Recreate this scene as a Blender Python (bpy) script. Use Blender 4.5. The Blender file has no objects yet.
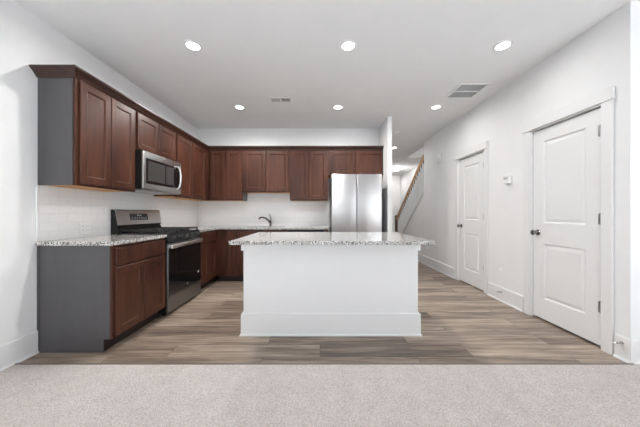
import bpy, bmesh, math, random
from mathutils import Vector

random.seed(7)
C = bpy.context.scene.collection
S = bpy.context.scene
PI = math.pi

# ------------------------------------------------------------------ camera, world, light, exposure
CAM_Z = 1.135
cam_d = bpy.data.cameras.new('camera')
cam = bpy.data.objects.new('camera', cam_d); C.objects.link(cam)
cam.location = (0, 0, CAM_Z); cam.rotation_euler = (PI / 2, 0, 0)
cam_d.sensor_width = 36; cam_d.lens = 36 * 250 / 640
cam_d.clip_start = 0.02
S.camera = cam

S.view_settings.view_transform = 'Standard'
S.view_settings.look = 'None'
S.view_settings.gamma = 1
S.view_settings.use_curve_mapping = False
S.view_settings.exposure = 0.30

w = bpy.data.worlds.new('sky'); S.world = w; w.use_nodes = True
bg = w.node_tree.nodes['Background']
bg.inputs[0].default_value = (0.92, 0.96, 1.0, 1); bg.inputs[1].default_value = 0.15

WL, WR = -2.31, 2.352          # left and right wall planes
H = 2.745                      # ceiling height
YB = 4.726                     # kitchen back wall
YC = 1.877                     # carpet edge
YR = -3.6                      # rear wall of the living room
XE = 5.0                       # far side wall of the living room
YH = 10.5                      # end of the hall
XS = 3.38                      # far side wall of the stairs

REAR_WINDOWS = [(-1.75, -0.35), (0.72, 0.98), (2.2, 4.1)]      # x ranges
SIDE_WINDOWS = [(-2.8, -1.5), (-0.9, 0.4)]                     # y ranges on the far side wall
ADDED_WINDOW = (-2.3, 0.7)                                       # y range of an unseen left wall window, added to light the right wall
WZ0, WZ1 = 0.55, 2.3

def area_light(name, loc, rot, sx, sy, power, col=(1, 1, 1), spread=PI):
    l = bpy.data.lights.new(name, 'AREA'); l.shape = 'RECTANGLE'; l.size = sx; l.size_y = sy
    l.energy = power; l.color = col; l.spread = spread
    o = bpy.data.objects.new(name, l); C.objects.link(o); o.location = loc; o.rotation_euler = rot
    return o
DAY_SIDE = 1.8
DAY = 15.0                     # watts per square metre of window
for (a, b) in REAR_WINDOWS:
    area_light('window_daylight', ((a + b) / 2, YR - 0.16, (WZ0 + WZ1) / 2), (PI / 2, 0, 0), b - a, WZ1 - WZ0,
               DAY * (b - a) * (WZ1 - WZ0), (0.95, 0.975, 1.0))
for (a, b) in SIDE_WINDOWS:
    area_light('window_daylight', (XE + 0.16, (a + b) / 2, (WZ0 + WZ1) / 2), (PI / 2, 0, PI / 2), b - a, WZ1 - WZ0,
               1.6 * DAY_SIDE * (b - a) * (WZ1 - WZ0), (0.95, 0.975, 1.0))
a, b = ADDED_WINDOW
area_light('window_daylight', (WL - 0.16, (a + b) / 2, (WZ0 + WZ1) / 2), (PI / 2, 0, -PI / 2), b - a, WZ1 - WZ0,
           DAY_SIDE * (b - a) * (WZ1 - WZ0), (0.95, 0.975, 1.0))  # daylight of the added left window, fill for the right wall
sun = bpy.data.lights.new('sun', 'SUN'); sun.energy = 48.0; sun.angle = math.radians(2); sun.color = (0.76, 0.89, 1.0)
so = bpy.data.objects.new('sun', sun); C.objects.link(so); so.location = (0, -8, 9); so.rotation_euler = (math.radians(62), 0, 0)
LAMP_W = (14.0, 12.0, 3.0)      # recessed ceiling lights: left, middle, right column (dimmed)

# ------------------------------------------------------------------ materials
def srgb(r, g, b):
    f = lambda c: (c / 12.92) if c <= 0.04045 else ((c + 0.055) / 1.055) ** 2.4
    return (f(r / 255), f(g / 255), f(b / 255), 1)

class NT:
    def __init__(s, name):
        s.m = bpy.data.materials.new(name); s.m.use_nodes = True
        s.t = s.m.node_tree; s.p = s.t.nodes['Principled BSDF']
    def n(s, typ, **kw):
        nd = s.t.nodes.new(typ)
        for k, v in kw.items():
            if k.startswith('_'): setattr(nd, k[1:], v)
            else: nd.inputs[k.replace('__', ' ')].default_value = v
        return nd
    def l(s, a, b): s.t.links.new(a, b)
    def coords(s, scale=(1, 1, 1), rot=(0, 0, 0)):
        tc = s.n('ShaderNodeTexCoord'); mp = s.n('ShaderNodeMapping')
        mp.inputs['Scale'].default_value = scale; mp.inputs['Rotation'].default_value = rot
        s.l(tc.outputs['Object'], mp.inputs['Vector'])
        return mp.outputs['Vector']
    def ramp(s, fac, stops):
        r = s.n('ShaderNodeValToRGB'); e = r.color_ramp.elements
        while len(e) < len(stops): e.new(0.5)
        for i, (p, c) in enumerate(stops): e[i].position = p; e[i].color = c
        s.l(fac, r.inputs[0]); return r.outputs[0]
    def bump(s, height, strength, dist=0.002):
        b = s.n('ShaderNodeBump'); b.inputs['Strength'].default_value = strength; b.inputs['Distance'].default_value = dist
        s.l(height, b.inputs['Height']); s.l(b.outputs[0], s.p.inputs['Normal'])

def plain(name, col, rough=0.5, metal=0.0, spec=None, var=0.0, scale=6.0, bump=0.0, bscale=200.0, coat=0.0):
    t = NT(name); t.p.inputs['Roughness'].default_value = rough; t.p.inputs['Metallic'].default_value = metal
    if spec is not None: t.p.inputs['Specular IOR Level'].default_value = spec
    if coat: t.p.inputs['Coat Weight'].default_value = coat; t.p.inputs['Coat Roughness'].default_value = 0.08
    nz = t.n('ShaderNodeTexNoise', Scale=scale, Detail=3.0); t.l(t.coords(), nz.inputs['Vector'])
    c0 = tuple(max(0, c * (1 - var)) for c in col[:3]) + (1,); c1 = tuple(min(1, c * (1 + var)) for c in col[:3]) + (1,)
    t.l(t.ramp(nz.outputs[0], [(0.3, c0), (0.7, c1)]), t.p.inputs['Base Color'])
    if bump:
        n2 = t.n('ShaderNodeTexNoise', Scale=bscale, Detail=2.0); t.l(t.coords(), n2.inputs['Vector'])
        t.bump(n2.outputs[0], bump)
    return t.m

M = {}
M['wall'] = plain('wall_paint', (0.86, 0.86, 0.862, 1), 0.6, spec=0.3, var=0.01, bump=0.08, bscale=350)
M['ceiling'] = plain('ceiling_paint', (0.86, 0.86, 0.86, 1), 0.85, spec=0.15, var=0.01, bump=0.08, bscale=250)
M['trim'] = plain('trim_paint', (0.83, 0.83, 0.832, 1), 0.32, spec=0.45, var=0.006)
M['island_paint'] = plain('island_paint', (0.79, 0.79, 0.79, 1), 0.4, spec=0.4, var=0.006)
M['plastic'] = plain('white_plastic', (0.88, 0.88, 0.875, 1), 0.35, var=0.005)
M['plastic_shade'] = plain('grey_plastic', (0.5, 0.5, 0.5, 1), 0.45, var=0.01)
M['slot'] = plain('dark_slot', (0.03, 0.03, 0.03, 1), 0.6)
M['grille'] = plain('grille_paint', (0.74, 0.74, 0.74, 1), 0.5, var=0.01)
M['duct'] = plain('duct_grey', (0.74, 0.74, 0.745, 1), 0.8)
M['chrome'] = plain('dark_nickel', (0.32, 0.31, 0.30, 1), 0.18, 1.0)
M['satin'] = plain('satin_nickel', (0.45, 0.45, 0.45, 1), 0.3, 1.0)
M['knob'] = plain('dark_knob_metal', (0.10, 0.10, 0.10, 1), 0.3, 1.0)
M['faucet'] = plain('faucet_dark_metal', (0.13, 0.13, 0.135, 1), 0.2, 1.0)
M['black'] = plain('black_enamel', (0.012, 0.012, 0.013, 1), 0.4, spec=0.3)
M['iron'] = plain('cast_iron', (0.018, 0.018, 0.018, 1), 0.55, var=0.2, scale=40)
M['rubber'] = plain('black_rubber', (0.02, 0.02, 0.02, 1), 0.7)
M['white_rubber'] = plain('white_rubber', (0.75, 0.75, 0.73, 1), 0.6)
M['glass_black'] = plain('black_glass', (0.008, 0.008, 0.009, 1), 0.05, spec=0.6)
M['tan'] = plain('raw_plywood', srgb(205, 150, 92), 0.6, var=0.12, scale=14)
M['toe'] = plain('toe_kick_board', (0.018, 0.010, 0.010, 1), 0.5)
M['logo'] = plain('badge_metal', (0.8, 0.8, 0.8, 1), 0.25, 0.9)
M['display'] = plain('display_panel', (0.03, 0.032, 0.036, 1), 0.12)
M['digits'] = plain('display_marks', (0.45, 0.5, 0.52, 1), 0.4)

def wood(name, dark, light, rough, axis='z', spec=0.5):
    t = NT(name); sc = {'z': (14, 14, 1.3), 'x': (1.3, 14, 14), 'y': (14, 1.3, 14)}[axis]
    v = t.coords(sc)
    n1 = t.n('ShaderNodeTexNoise', Scale=1.6, Detail=6.0, Roughness=0.65, Distortion=0.6); t.l(v, n1.inputs['Vector'])
    v2 = t.coords((2.2, 2.2, 0.9))
    n2 = t.n('ShaderNodeTexNoise', Scale=1.5, Detail=2.0); t.l(v2, n2.inputs['Vector'])
    mx = t.n('ShaderNodeMix'); mx.data_type = 'FLOAT'; mx.inputs['Factor'].default_value = 0.45
    t.l(n1.outputs[0], mx.inputs[2]); t.l(n2.outputs[0], mx.inputs[3])
    t.l(t.ramp(mx.outputs[0], [(0.32, dark), (0.68, light)]), t.p.inputs['Base Color'])
    t.p.inputs['Roughness'].default_value = rough; t.p.inputs['Specular IOR Level'].default_value = spec
    t.bump(n1.outputs[0], 0.05, 0.001)
    return t.m
M['wood'] = wood('cherry_stained_wood', (0.024, 0.0072, 0.0050, 1), (0.105, 0.038, 0.0205, 1), 0.36, spec=0.32)
M['wood_crown'] = wood('dark_shaded_moulding', (0.024, 0.0095, 0.0065, 1), (0.060, 0.024, 0.016, 1), 0.34, 'y')  # darker than the cabinet wood, partly shade put into the colour
M['end'] = wood('end_panel_laminate', (0.074, 0.070, 0.074, 1), (0.092, 0.087, 0.091, 1), 0.36, spec=0.5)
M['oak'] = wood('oak_handrail', srgb(165, 120, 80), srgb(205, 165, 122), 0.4, 'y')
M['oak_dark'] = wood('stained_oak_newel', srgb(70, 48, 34), srgb(105, 74, 52), 0.4)

def granite():
    t = NT('speckled_granite'); v = t.coords()
    vo = t.n('ShaderNodeTexVoronoi', Scale=95.0); t.l(v, vo.inputs['Vector'])
    n1 = t.n('ShaderNodeTexNoise', Scale=110.0, Detail=3.0, Roughness=0.6); t.l(v, n1.inputs['Vector'])
    n2 = t.n('ShaderNodeTexNoise', Scale=20.0, Detail=3.0); t.l(v, n2.inputs['Vector'])
    base = t.ramp(n2.outputs[0], [(0.35, (0.62, 0.59, 0.55, 1)), (0.65, (0.80, 0.785, 0.76, 1))])
    sp = t.ramp(n1.outputs[0], [(0.41, (0.05, 0.055, 0.06, 1)), (0.48, (0.40, 0.42, 0.44, 1)), (0.55, (1, 1, 1, 1))])
    cell = t.ramp(vo.outputs['Color'], [(0.12, (0.30, 0.31, 0.33, 1)), (0.30, (0.97, 0.97, 0.97, 1))])
    m1 = t.n('ShaderNodeMix'); m1.data_type = 'RGBA'; m1.blend_type = 'MULTIPLY'; m1.inputs[0].default_value = 0.9
    t.l(base, m1.inputs[6]); t.l(sp, m1.inputs[7])
    m2 = t.n('ShaderNodeMix'); m2.data_type = 'RGBA'; m2.blend_type = 'MULTIPLY'; m2.inputs[0].default_value = 0.55
    t.l(m1.outputs[2], m2.inputs[6]); t.l(cell, m2.inputs[7])
    t.l(m2.outputs[2], t.p.inputs['Base Color'])
    t.p.inputs['Roughness'].default_value = 0.1; t.p.inputs['Specular IOR Level'].default_value = 0.6
    return t.m
M['granite'] = granite()

def tile(name, rot):
    t = NT(name); v = t.coords((1, 1, 1), rot)
    br = t.n('ShaderNodeTexBrick', Scale=1.0)
    br.inputs['Brick Width'].default_value = 0.152; br.inputs['Row Height'].default_value = 0.0765
    br.inputs['Mortar Size'].default_value = 0.0022; br.inputs['Mortar Smooth'].default_value = 0.3
    br.inputs['Color1'].default_value = (0.87, 0.87, 0.87, 1); br.inputs['Color2'].default_value = (0.85, 0.85, 0.853, 1)
    br.inputs['Mortar'].default_value = (0.78, 0.78, 0.78, 1)
    t.l(v, br.inputs['Vector']); t.l(br.outputs['Color'], t.p.inputs['Base Color'])
    inv = t.n('ShaderNodeMath', _operation='SUBTRACT'); inv.inputs[0].default_value = 1.0; t.l(br.outputs['Fac'], inv.inputs[1])
    t.bump(inv.outputs[0], 0.35, 0.002)
    t.p.inputs['Roughness'].default_value = 0.14
    return t.m
M['tile_back'] = tile('subway_tile_back', (PI / 2, 0, 0))       # x,z -> x,y
M['tile_left'] = tile('subway_tile_left', (0, PI / 2, PI / 2))

def planks():
    t = NT('vinyl_plank'); v = t.coords()
    br = t.n('ShaderNodeTexBrick', Scale=1.0, _offset=0.37, _offset_frequency=2)
    br.inputs['Brick Width'].default_value = 1.22; br.inputs['Row Height'].default_value = 0.18
    br.inputs['Mortar Size'].default_value = 0.0016; br.inputs['Mortar Smooth'].default_value = 0.2
    br.inputs['Color1'].default_value = (0, 0, 0, 1); br.inputs['Color2'].default_value = (1, 1, 1, 1)
    br.inputs['Mortar'].default_value = (0.5, 0.5, 0.5, 1)
    t.l(v, br.inputs['Vector'])
    # shift the grain from plank to plank
    mulv = t.n('ShaderNodeVectorMath', _operation='MULTIPLY_ADD')
    mulv.inputs[1].default_value = (7.0, 3.0, 5.0)
    t.l(br.outputs['Color'], mulv.inputs[0]); t.l(v, mulv.inputs[2])
    mp = t.n('ShaderNodeMapping'); mp.inputs['Scale'].default_value = (0.9, 11, 1); t.l(mulv.outputs[0], mp.inputs['Vector'])
    n1 = t.n('ShaderNodeTexNoise', Scale=1.5, Detail=8.0, Roughness=0.62, Distortion=0.5); t.l(mp.outputs[0], n1.inputs['Vector'])
    mp2 = t.n('ShaderNodeMapping'); mp2.inputs['Scale'].default_value = (2.5, 60, 1); t.l(mulv.outputs[0], mp2.inputs['Vector'])
    n2 = t.n('ShaderNodeTexNoise', Scale=1.5, Detail=4.0); t.l(mp2.outputs[0], n2.inputs['Vector'])
    mx = t.n('ShaderNodeMix'); mx.data_type = 'FLOAT'; mx.inputs['Factor'].default_value = 0.3
    t.l(n1.outputs[0], mx.inputs[2]); t.l(n2.outputs[0], mx.inputs[3])
    sep = t.n('ShaderNodeSeparateColor'); t.l(br.outputs['Color'], sep.inputs[0])
    ma = t.n('ShaderNodeMath', _operation='MULTIPLY_ADD'); ma.inputs[1].default_value = 0.16; t.l(sep.outputs[0], ma.inputs[0])
    sb = t.n('ShaderNodeMath', _operation='SUBTRACT'); sb.inputs[1].default_value = 0.08; t.l(mx.outputs[0], sb.inputs[0])
    t.l(sb.outputs[0], ma.inputs[2])
    col = t.ramp(ma.outputs[0], [(0.32, srgb(84, 72, 65)), (0.44, srgb(124, 108, 96)), (0.54, srgb(157, 140, 125)), (0.68, srgb(192, 176, 159))])
    dk = t.n('ShaderNodeMix'); dk.data_type = 'RGBA'; dk.blend_type = 'MIX'
    dk.inputs[7].default_value = srgb(70, 58, 50); t.l(br.outputs['Fac'], dk.inputs[0]); t.l(col, dk.inputs[6])
    t.l(dk.outputs[2], t.p.inputs['Base Color'])
    t.p.inputs['Roughness'].default_value = 0.36; t.p.inputs['Specular IOR Level'].default_value = 0.45
    t.bump(n2.outputs[0], 0.06, 0.001)
    return t.m
M['floor'] = planks()

def carpet():
    t = NT('cut_pile_carpet'); v = t.coords()
    n1 = t.n('ShaderNodeTexNoise', Scale=125.0, Detail=3.0, Roughness=0.7); t.l(v, n1.inputs['Vector'])
    n2 = t.n('ShaderNodeTexNoise', Scale=9.0, Detail=4.0, Roughness=0.6); t.l(v, n2.inputs['Vector'])
    mx = t.n('ShaderNodeMix'); mx.data_type = 'FLOAT'; mx.inputs['Factor'].default_value = 0.16
    t.l(n1.outputs[0], mx.inputs[2]); t.l(n2.outputs[0], mx.inputs[3])
    t.l(t.ramp(mx.outputs[0], [(0.28, srgb(158, 149, 144)), (0.5, srgb(201, 193, 188)), (0.72, srgb(230, 224, 220))]), t.p.inputs['Base Color'])
    t.p.inputs['Roughness'].default_value = 0.95; t.p.inputs['Specular IOR Level'].default_value = 0.1
    t.bump(mx.outputs[0], 0.8, 0.012)
    return t.m
M['carpet'] = carpet()

def steel(name, col, rough, axis):
    t = NT(name); sc = {'x': (3, 300, 300), 'y': (300, 3, 300), 'z': (300, 300, 3)}[axis]
    n1 = t.n('ShaderNodeTexNoise', Scale=1.0, Detail=3.0); t.l(t.coords(sc), n1.inputs['Vector'])
    c0 = tuple(c * 0.93 for c in col) + (1,); c1 = tuple(min(1, c * 1.05) for c in col) + (1,)
    t.l(t.ramp(n1.outputs[0], [(0.3, c0), (0.7, c1)]), t.p.inputs['Base Color'])
    t.p.inputs['Metallic'].default_value = 1.0; t.p.inputs['Roughness'].default_value = rough
    t.bump(n1.outputs[0], 0.03, 0.0005)
    return t.m
def brushed(m, an, rot=0.0):
    t = m.node_tree; tn = t.nodes.new('ShaderNodeTangent'); tn.direction_type = 'RADIAL'; tn.axis = 'Z'
    p = t.nodes['Principled BSDF']; t.links.new(tn.outputs[0], p.inputs['Tangent'])
    p.inputs['Anisotropic'].default_value = an; p.inputs['Anisotropic Rotation'].default_value = rot
    return m
M['steel_y'] = steel('steel_dark_reflection', (0.27, 0.28, 0.28), 0.32, 'y')  # stainless darkened in its colour for the dark floor it reflects
M['steel_light'] = steel('brushed_steel_light', (0.52, 0.52, 0.515), 0.30, 'y')  # paler copy of that stainless, without the floor reflection in it
M['steel_x'] = brushed(steel('brushed_steel_fridge', (0.64, 0.64, 0.645), 0.30, 'x'), 0.85, 0.25)
M['steel_bright'] = steel('polished_steel_handle', (0.95, 0.95, 0.95), 0.30, 'y')
M['fridge_side'] = plain('fridge_side_paint', (0.10, 0.10, 0.105, 1), 0.45)

def emit(name, strength, col=(1, 0.985, 0.95, 1)):
    t = NT(name); t.p.inputs['Base Color'].default_value = (0.9, 0.9, 0.9, 1)
    t.p.inputs['Emission Color'].default_value = col; t.p.inputs['Emission Strength'].default_value = strength
    return t.m
M['lamp'] = emit('lit_lamp_lens', 6.0)

def window_glass():
    m = bpy.data.materials.new('window_glass'); m.use_nodes = True; t = m.node_tree
    for n in list(t.nodes): t.nodes.remove(n)
    o = t.nodes.new('ShaderNodeOutputMaterial'); mx = t.nodes.new('ShaderNodeMixShader'); mx.inputs[0].default_value = 0.06
    a = t.nodes.new('ShaderNodeBsdfTransparent'); b = t.nodes.new('ShaderNodeBsdfGlossy'); b.inputs['Roughness'].default_value = 0.02
    t.links.new(a.outputs[0], mx.inputs[1]); t.links.new(b.outputs[0], mx.inputs[2]); t.links.new(mx.outputs[0], o.inputs[0])
    return m
M['glass'] = window_glass()

# ------------------------------------------------------------------ mesh helpers
class MB:
    def __init__(s): s.b = bmesh.new()
    def box(s, x0, x1, y0, y1, z0, z1, bev=0.0, seg=2):
        v = [s.b.verts.new(p) for p in ((x0, y0, z0), (x1, y0, z0), (x1, y1, z0), (x0, y1, z0), (x0, y0, z1), (x1, y0, z1), (x1, y1, z1), (x0, y1, z1))]
        fs = [s.b.faces.new([v[i] for i in q]) for q in ((3, 2, 1, 0), (4, 5, 6, 7), (0, 1, 5, 4), (1, 2, 6, 5), (2, 3, 7, 6), (3, 0, 4, 7))]
        if bev:
            es = list({e for f in fs for e in f.edges})
            bmesh.ops.bevel(s.b, geom=es, offset=bev, segments=seg, affect='EDGES', profile=0.5)
        return s
    def rings(s, rings, close_ends=True, cyc=True):
        vs = [[s.b.verts.new(p) for p in r] for r in rings]; n = len(vs[0])
        for a, b in zip(vs, vs[1:]):
            for i in range(n if cyc else n - 1):
                s.b.faces.new((a[i], a[(i + 1) % n], b[(i + 1) % n], b[i]))
        if close_ends:
            s.b.faces.new(vs[0][::-1]); s.b.faces.new(vs[-1])
        return s
    def tube(s, pts, r, n=12, squash=None):
        pts = [Vector(p) for p in pts]; rr = r if isinstance(r, (list, tuple)) else [r] * len(pts)
        rings = []; up = None
        for i, p in enumerate(pts):
            d = (pts[min(i + 1, len(pts) - 1)] - pts[max(i - 1, 0)]).normalized()
            if up is None:
                up = Vector((0, 0, 1)) if abs(d.z) < 0.9 else Vector((1, 0, 0))
            a = d.cross(up).normalized(); b = a.cross(d).normalized(); up = b
            rings.append([p + rr[i] * (math.cos(2 * PI * k / n) * a + math.sin(2 * PI * k / n) * b) for k in range(n)])
        return s.rings(rings)
    def lathe(s, o, axis, prof, n=20):
        """prof: (distance along axis, radius)"""
        o = Vector(o); ax = Vector(axis).normalized()
        a = ax.cross(Vector((0, 0, 1)) if abs(ax.z) < 0.9 else Vector((1, 0, 0))).normalized(); b = ax.cross(a)
        return s.rings([[o + ax * t + r * (math.cos(2 * PI * k / n) * a + math.sin(2 * PI * k / n) * b) for k in range(n)] for t, r in prof])
    def prism(s, pts, d):
        d = Vector(d); return s.rings([[Vector(p) for p in pts], [Vector(p) + d for p in pts]])
    def panel(s, F, wd, ht, th, panels=(), steps=(), ease=0.002):
        """a slab of wd x ht with recessed panels. F maps (u, v, n) to a point, n points at the viewer.
        panels: (u0, u1, v0, v1), one column; steps: (inset, n offset from the front)"""
        V = lambda u, v, n: s.b.verts.new(F(u, v, n))
        def ring(u0, u1, v0, v1, n): return [V(u0, v0, n), V(u1, v0, n), V(u1, v1, n), V(u0, v1, n)]
        def bridge(a, b):
            for i in range(4): s.b.faces.new((a[i], a[(i + 1) % 4], b[(i + 1) % 4], b[i]))
        r0 = ring(0, wd, 0, ht, 0); r1 = ring(0, wd, 0, ht, th - ease)
        s.b.faces.new(r0[::-1]); bridge(r0, r1)
        if not panels:
            r2 = ring(ease, wd - ease, ease, ht - ease, th); bridge(r1, r2); s.b.faces.new(r2); return s
        us = [ease, panels[0][0], panels[0][1], wd - ease]
        vb = [ease]
        for p in panels: vb += [p[2], p[3]]
        vb.append(ht - ease)
        g = [[V(u, v, th) for v in vb] for u in us]
        nv = len(vb) - 1
        # eased rim
        rim = [g[0][j] for j in range(nv + 1)]; rim_r = [g[3][j] for j in range(nv + 1)]
        s.b.faces.new([r1[0], r1[1]] + [g[i][0] for i in (3, 2, 1, 0)])
        s.b.faces.new([r1[2], r1[3]] + [g[i][nv] for i in (0, 1, 2, 3)])
        s.b.faces.new([r1[1], r1[2]] + rim_r[::-1])
        s.b.faces.new([r1[3], r1[0]] + rim)
        for i in range(3):
            for j in range(nv):
                q = [g[i][j], g[i + 1][j], g[i + 1][j + 1], g[i][j + 1]]
                if i == 1 and j % 2 == 1:
                    p = panels[(j - 1) // 2]; prev = q
                    for ins, dn in steps:
                        r = ring(p[0] + ins, p[1] - ins, p[2] + ins, p[3] - ins, th + dn); bridge(prev, r); prev = r
                    s.b.faces.new(prev)
                else:
                    s.b.faces.new(q)
        return s
    def obj(s, name, mat, parent=None, loc=None, smooth=None):
        b = s.b; bmesh.ops.recalc_face_normals(b, faces=b.faces)
        if parent is not None: off = parent.matrix_world_cached
        elif loc is not None: off = Vector(loc)
        else:
            lo = [min(v.co[i] for v in b.verts) for i in range(3)]; hi = [max(v.co[i] for v in b.verts) for i in range(3)]
            off = Vector(((lo[0] + hi[0]) / 2, (lo[1] + hi[1]) / 2, lo[2]))
        for v in b.verts: v.co -= off
        me = bpy.data.meshes.new(name); b.to_mesh(me); b.free()
        me.materials.append(mat)
        o = bpy.data.objects.new(name, me)
        C.objects.link(o)
        if smooth:
            for p in me.polygons: p.use_smooth = True
            try: me.set_sharp_from_angle(angle=math.radians(smooth))
            except Exception: pass
        WLOC[o.name] = off.copy()
        if parent is not None: o.parent = parent.o
        else: o.location = off
        return Node(o)

WLOC = {}
class Node:
    """an object and where its origin stands"""
    def __init__(s, o): s.o = o
    @property
    def matrix_world_cached(s): return WLOC[s.o.name]

def tag(nd, label, cat, group=None, kind=None):
    o = nd.o; o['label'] = label; o['category'] = cat
    if group: o['group'] = group
    if kind: o['kind'] = kind
    return nd
def lab(nd, text): nd.o['label'] = text; return nd
def thing(name, label, cat, loc, group=None):
    o = bpy.data.objects.new(name, None); C.objects.link(o); o.location = loc; o.empty_display_size = 0.1
    WLOC[o.name] = Vector(loc)
    return tag(Node(o), label, cat, group)
def struct(name, mb, mat, loc=(0, 0, 0), label=None, cat=None):
    nd = mb.obj(name, mat, loc=loc); nd.o['kind'] = 'structure'
    if label: nd.o['label'] = label
    if cat: nd.o['category'] = cat
    return nd

# orientation helpers: (u, v, n) -> world
def faceX(x, y0, z0): return lambda u, v, n: Vector((x + n, y0 + u, z0 + v))         # faces +X
def faceXn(x, y0, z0): return lambda u, v, n: Vector((x - n, y0 + u, z0 + v))        # faces -X
def faceYn(x0, y, z0): return lambda u, v, n: Vector((x0 + u, y - n, z0 + v))        # faces -Y

# ------------------------------------------------------------------ the room shell
T = 0.12
struct('floor', MB().box(WL, XS, YC, YH, -0.10, 0.0), M['floor'], label='grey brown wood look plank floor running across the kitchen and hall', cat='floor')
cp = MB().box(WL, XE, YR, YC, -0.10, 0.006)
tag(cp.obj('carpet', M['carpet'], loc=(0, 0, 0)), 'light greige cut pile carpet across the foreground in front of the planks', 'carpet', kind='stuff')
struct('trim_1', MB().prism([(0, YC - 0.012, 0), (0, YC + 0.016, 0), (0, YC + 0.010, 0.007), (0, YC - 0.006, 0.009)], (0, 0, 0)) if False else
       MB().rings([[Vector((x, y, z)) for y, z in ((YC - 0.010, 0.0065), (YC + 0.014, 0.0005), (YC + 0.009, 0.007), (YC - 0.005, 0.0095))] for x in (WL, WR + 0.0)]),
       plain('transition_strip', srgb(112, 100, 92), 0.4), label='dark strip where the carpet meets the plank floor', cat='trim')

LA, LB = ADDED_WINDOW
struct('wall_left', MB().box(WL - T, WL, YR, LA, 0, H).box(WL - T, WL, LB, YB + T, 0, H).box(WL - T, WL, LA, LB, 0, WZ0).box(WL - T, WL, LA, LB, WZ1, H), M['wall'], label='plain white wall left of the cabinets', cat='wall')
struct('wall_back', MB().box(WL, 1.195, YB, YB + T, 0, H), M['wall'], label='white kitchen wall behind the sink run', cat='wall')
struct('wall_partition', MB().box(1.118, 1.195, 4.14, YB, 0, H, 0.004), M['wall'], label='narrow white wall end right of the refrigerator', cat='wall')
struct('wall_hall', MB().box(1.075, 1.195, YB + T, YH, 0, H), M['wall'])
struct('wall_end', MB().box(1.075, XS + T, YH, YH + T, 0, H), M['wall'])
struct('wall_stair', MB().box(XS, XS + T, 2.014, YH, 0, 5.4), M['wall'])

# right wall with two door openings
D1 = (2.085, 2.780); D2 = (3.575, 4.245); DH = 2.045
RE = 5.656
wr = MB()
wr.box(WR, WR + T, 1.894, D1[0], 0, H).box(WR, WR + T, D1[0], D1[1], DH, H).box(WR, WR + T, D1[1], D2[0], 0, H)
wr.box(WR, WR + T, D2[0], D2[1], DH, H).box(WR, WR + T, D2[1], RE, 0, H)
# sloped part below the stair skirt
SK = 0.752
def skirt_z(y): return 0.585 + (7.085 - y) * SK            # top line of the skirt board
wr.prism([(WR, RE, 0), (WR, 7.85, 0), (WR, 7.85, skirt_z(7.85) - 0.03 if skirt_z(7.85) > 0.05 else 0.02), (WR, RE, skirt_z(RE) - 0.03)], (T, 0, 0))
struct('wall_right', wr, M['wall'], label='long white wall with two doors right of the kitchen', cat='wall')
struct('wall_return', MB().box(WR + T, XE, 1.894, 2.014, 0, H), M['wall'], label='white wall face turning right at the edge of the photo', cat='wall')
struct('wall_east', MB().box(XE, XE + T, YR, SIDE_WINDOWS[0][0], 0, H).box(XE, XE + T, SIDE_WINDOWS[0][1], SIDE_WINDOWS[1][0], 0, H)
       .box(XE, XE + T, SIDE_WINDOWS[1][1], 2.014, 0, H).box(XE, XE + T, SIDE_WINDOWS[0][0], SIDE_WINDOWS[1][1], 0, WZ0)
       .box(XE, XE + T, SIDE_WINDOWS[0][0], SIDE_WINDOWS[1][1], WZ1, H), M['wall'])
rw = MB(); xs = WL
for a, b in REAR_WINDOWS:
    rw.box(xs, a, YR - T, YR, 0, H); rw.box(a, b, YR - T, YR, 0, WZ0); rw.box(a, b, YR - T, YR, WZ1, H); xs = b
rw.box(xs, XE, YR - T, YR, 0, H)
struct('wall_rear', rw, M['wall'])
for i, (a, b) in enumerate(REAR_WINDOWS):
    f = MB(); y0, y1 = YR - 0.09, YR - 0.03; e = 0.05
    f.box(a, a + e, y0, y1, WZ0, WZ1).box(b - e, b, y0, y1, WZ0, WZ1).box(a + e, b - e, y0, y1, WZ0, WZ0 + e).box(a + e, b - e, y0, y1, WZ1 - e, WZ1)
    zc = (WZ0 + WZ1) / 2; f.box(a + e, b - e, y0, y1, zc - 0.02, zc + 0.02)
    wn = struct('window_%d' % (i + 1), f, M['trim'], loc=((a + b) / 2, YR - 0.06, WZ0))
    MB().box(a + e, b - e, YR - 0.063, YR - 0.057, WZ0 + e, WZ1 - e).obj('pane', M['glass'], wn)
for i, (a, b) in enumerate(SIDE_WINDOWS):
    f = MB(); x0, x1 = XE + 0.03, XE + 0.09; e = 0.05
    f.box(x0, x1, a, a + e, WZ0, WZ1).box(x0, x1, b - e, b, WZ0, WZ1).box(x0, x1, a + e, b - e, WZ0, WZ0 + e).box(x0, x1, a + e, b - e, WZ1 - e, WZ1)
    zc = (WZ0 + WZ1) / 2; f.box(x0, x1, a + e, b - e, zc - 0.02, zc + 0.02)
    wn = struct('window_%d' % (i + 4), f, M['trim'], loc=(XE + 0.06, (a + b) / 2, WZ0))
    MB().box(XE + 0.057, XE + 0.063, a + e, b - e, WZ0 + e, WZ1 - e).obj('pane', M['glass'], wn)

f = MB(); x0, x1 = WL - 0.09, WL - 0.03; a, b = ADDED_WINDOW; e = 0.05; m = (a + b) / 2
f.box(x0, x1, a, a + e, WZ0, WZ1).box(x0, x1, b - e, b, WZ0, WZ1).box(x0, x1, a + e, b - e, WZ0, WZ0 + e).box(x0, x1, a + e, b - e, WZ1 - e, WZ1).box(x0, x1, m - 0.03, m + 0.03, WZ0 + e, WZ1 - e)
wn = struct('window_6', f, M['trim'], loc=(WL - 0.06, m, WZ0))  # window put in out of view for the light it gives
for (p, q) in ((a + e, m - 0.03), (m + 0.03, b - e)): MB().box(WL - 0.063, WL - 0.057, p, q, WZ0 + e, WZ1 - e).obj('pane', M['glass'], wn)

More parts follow.
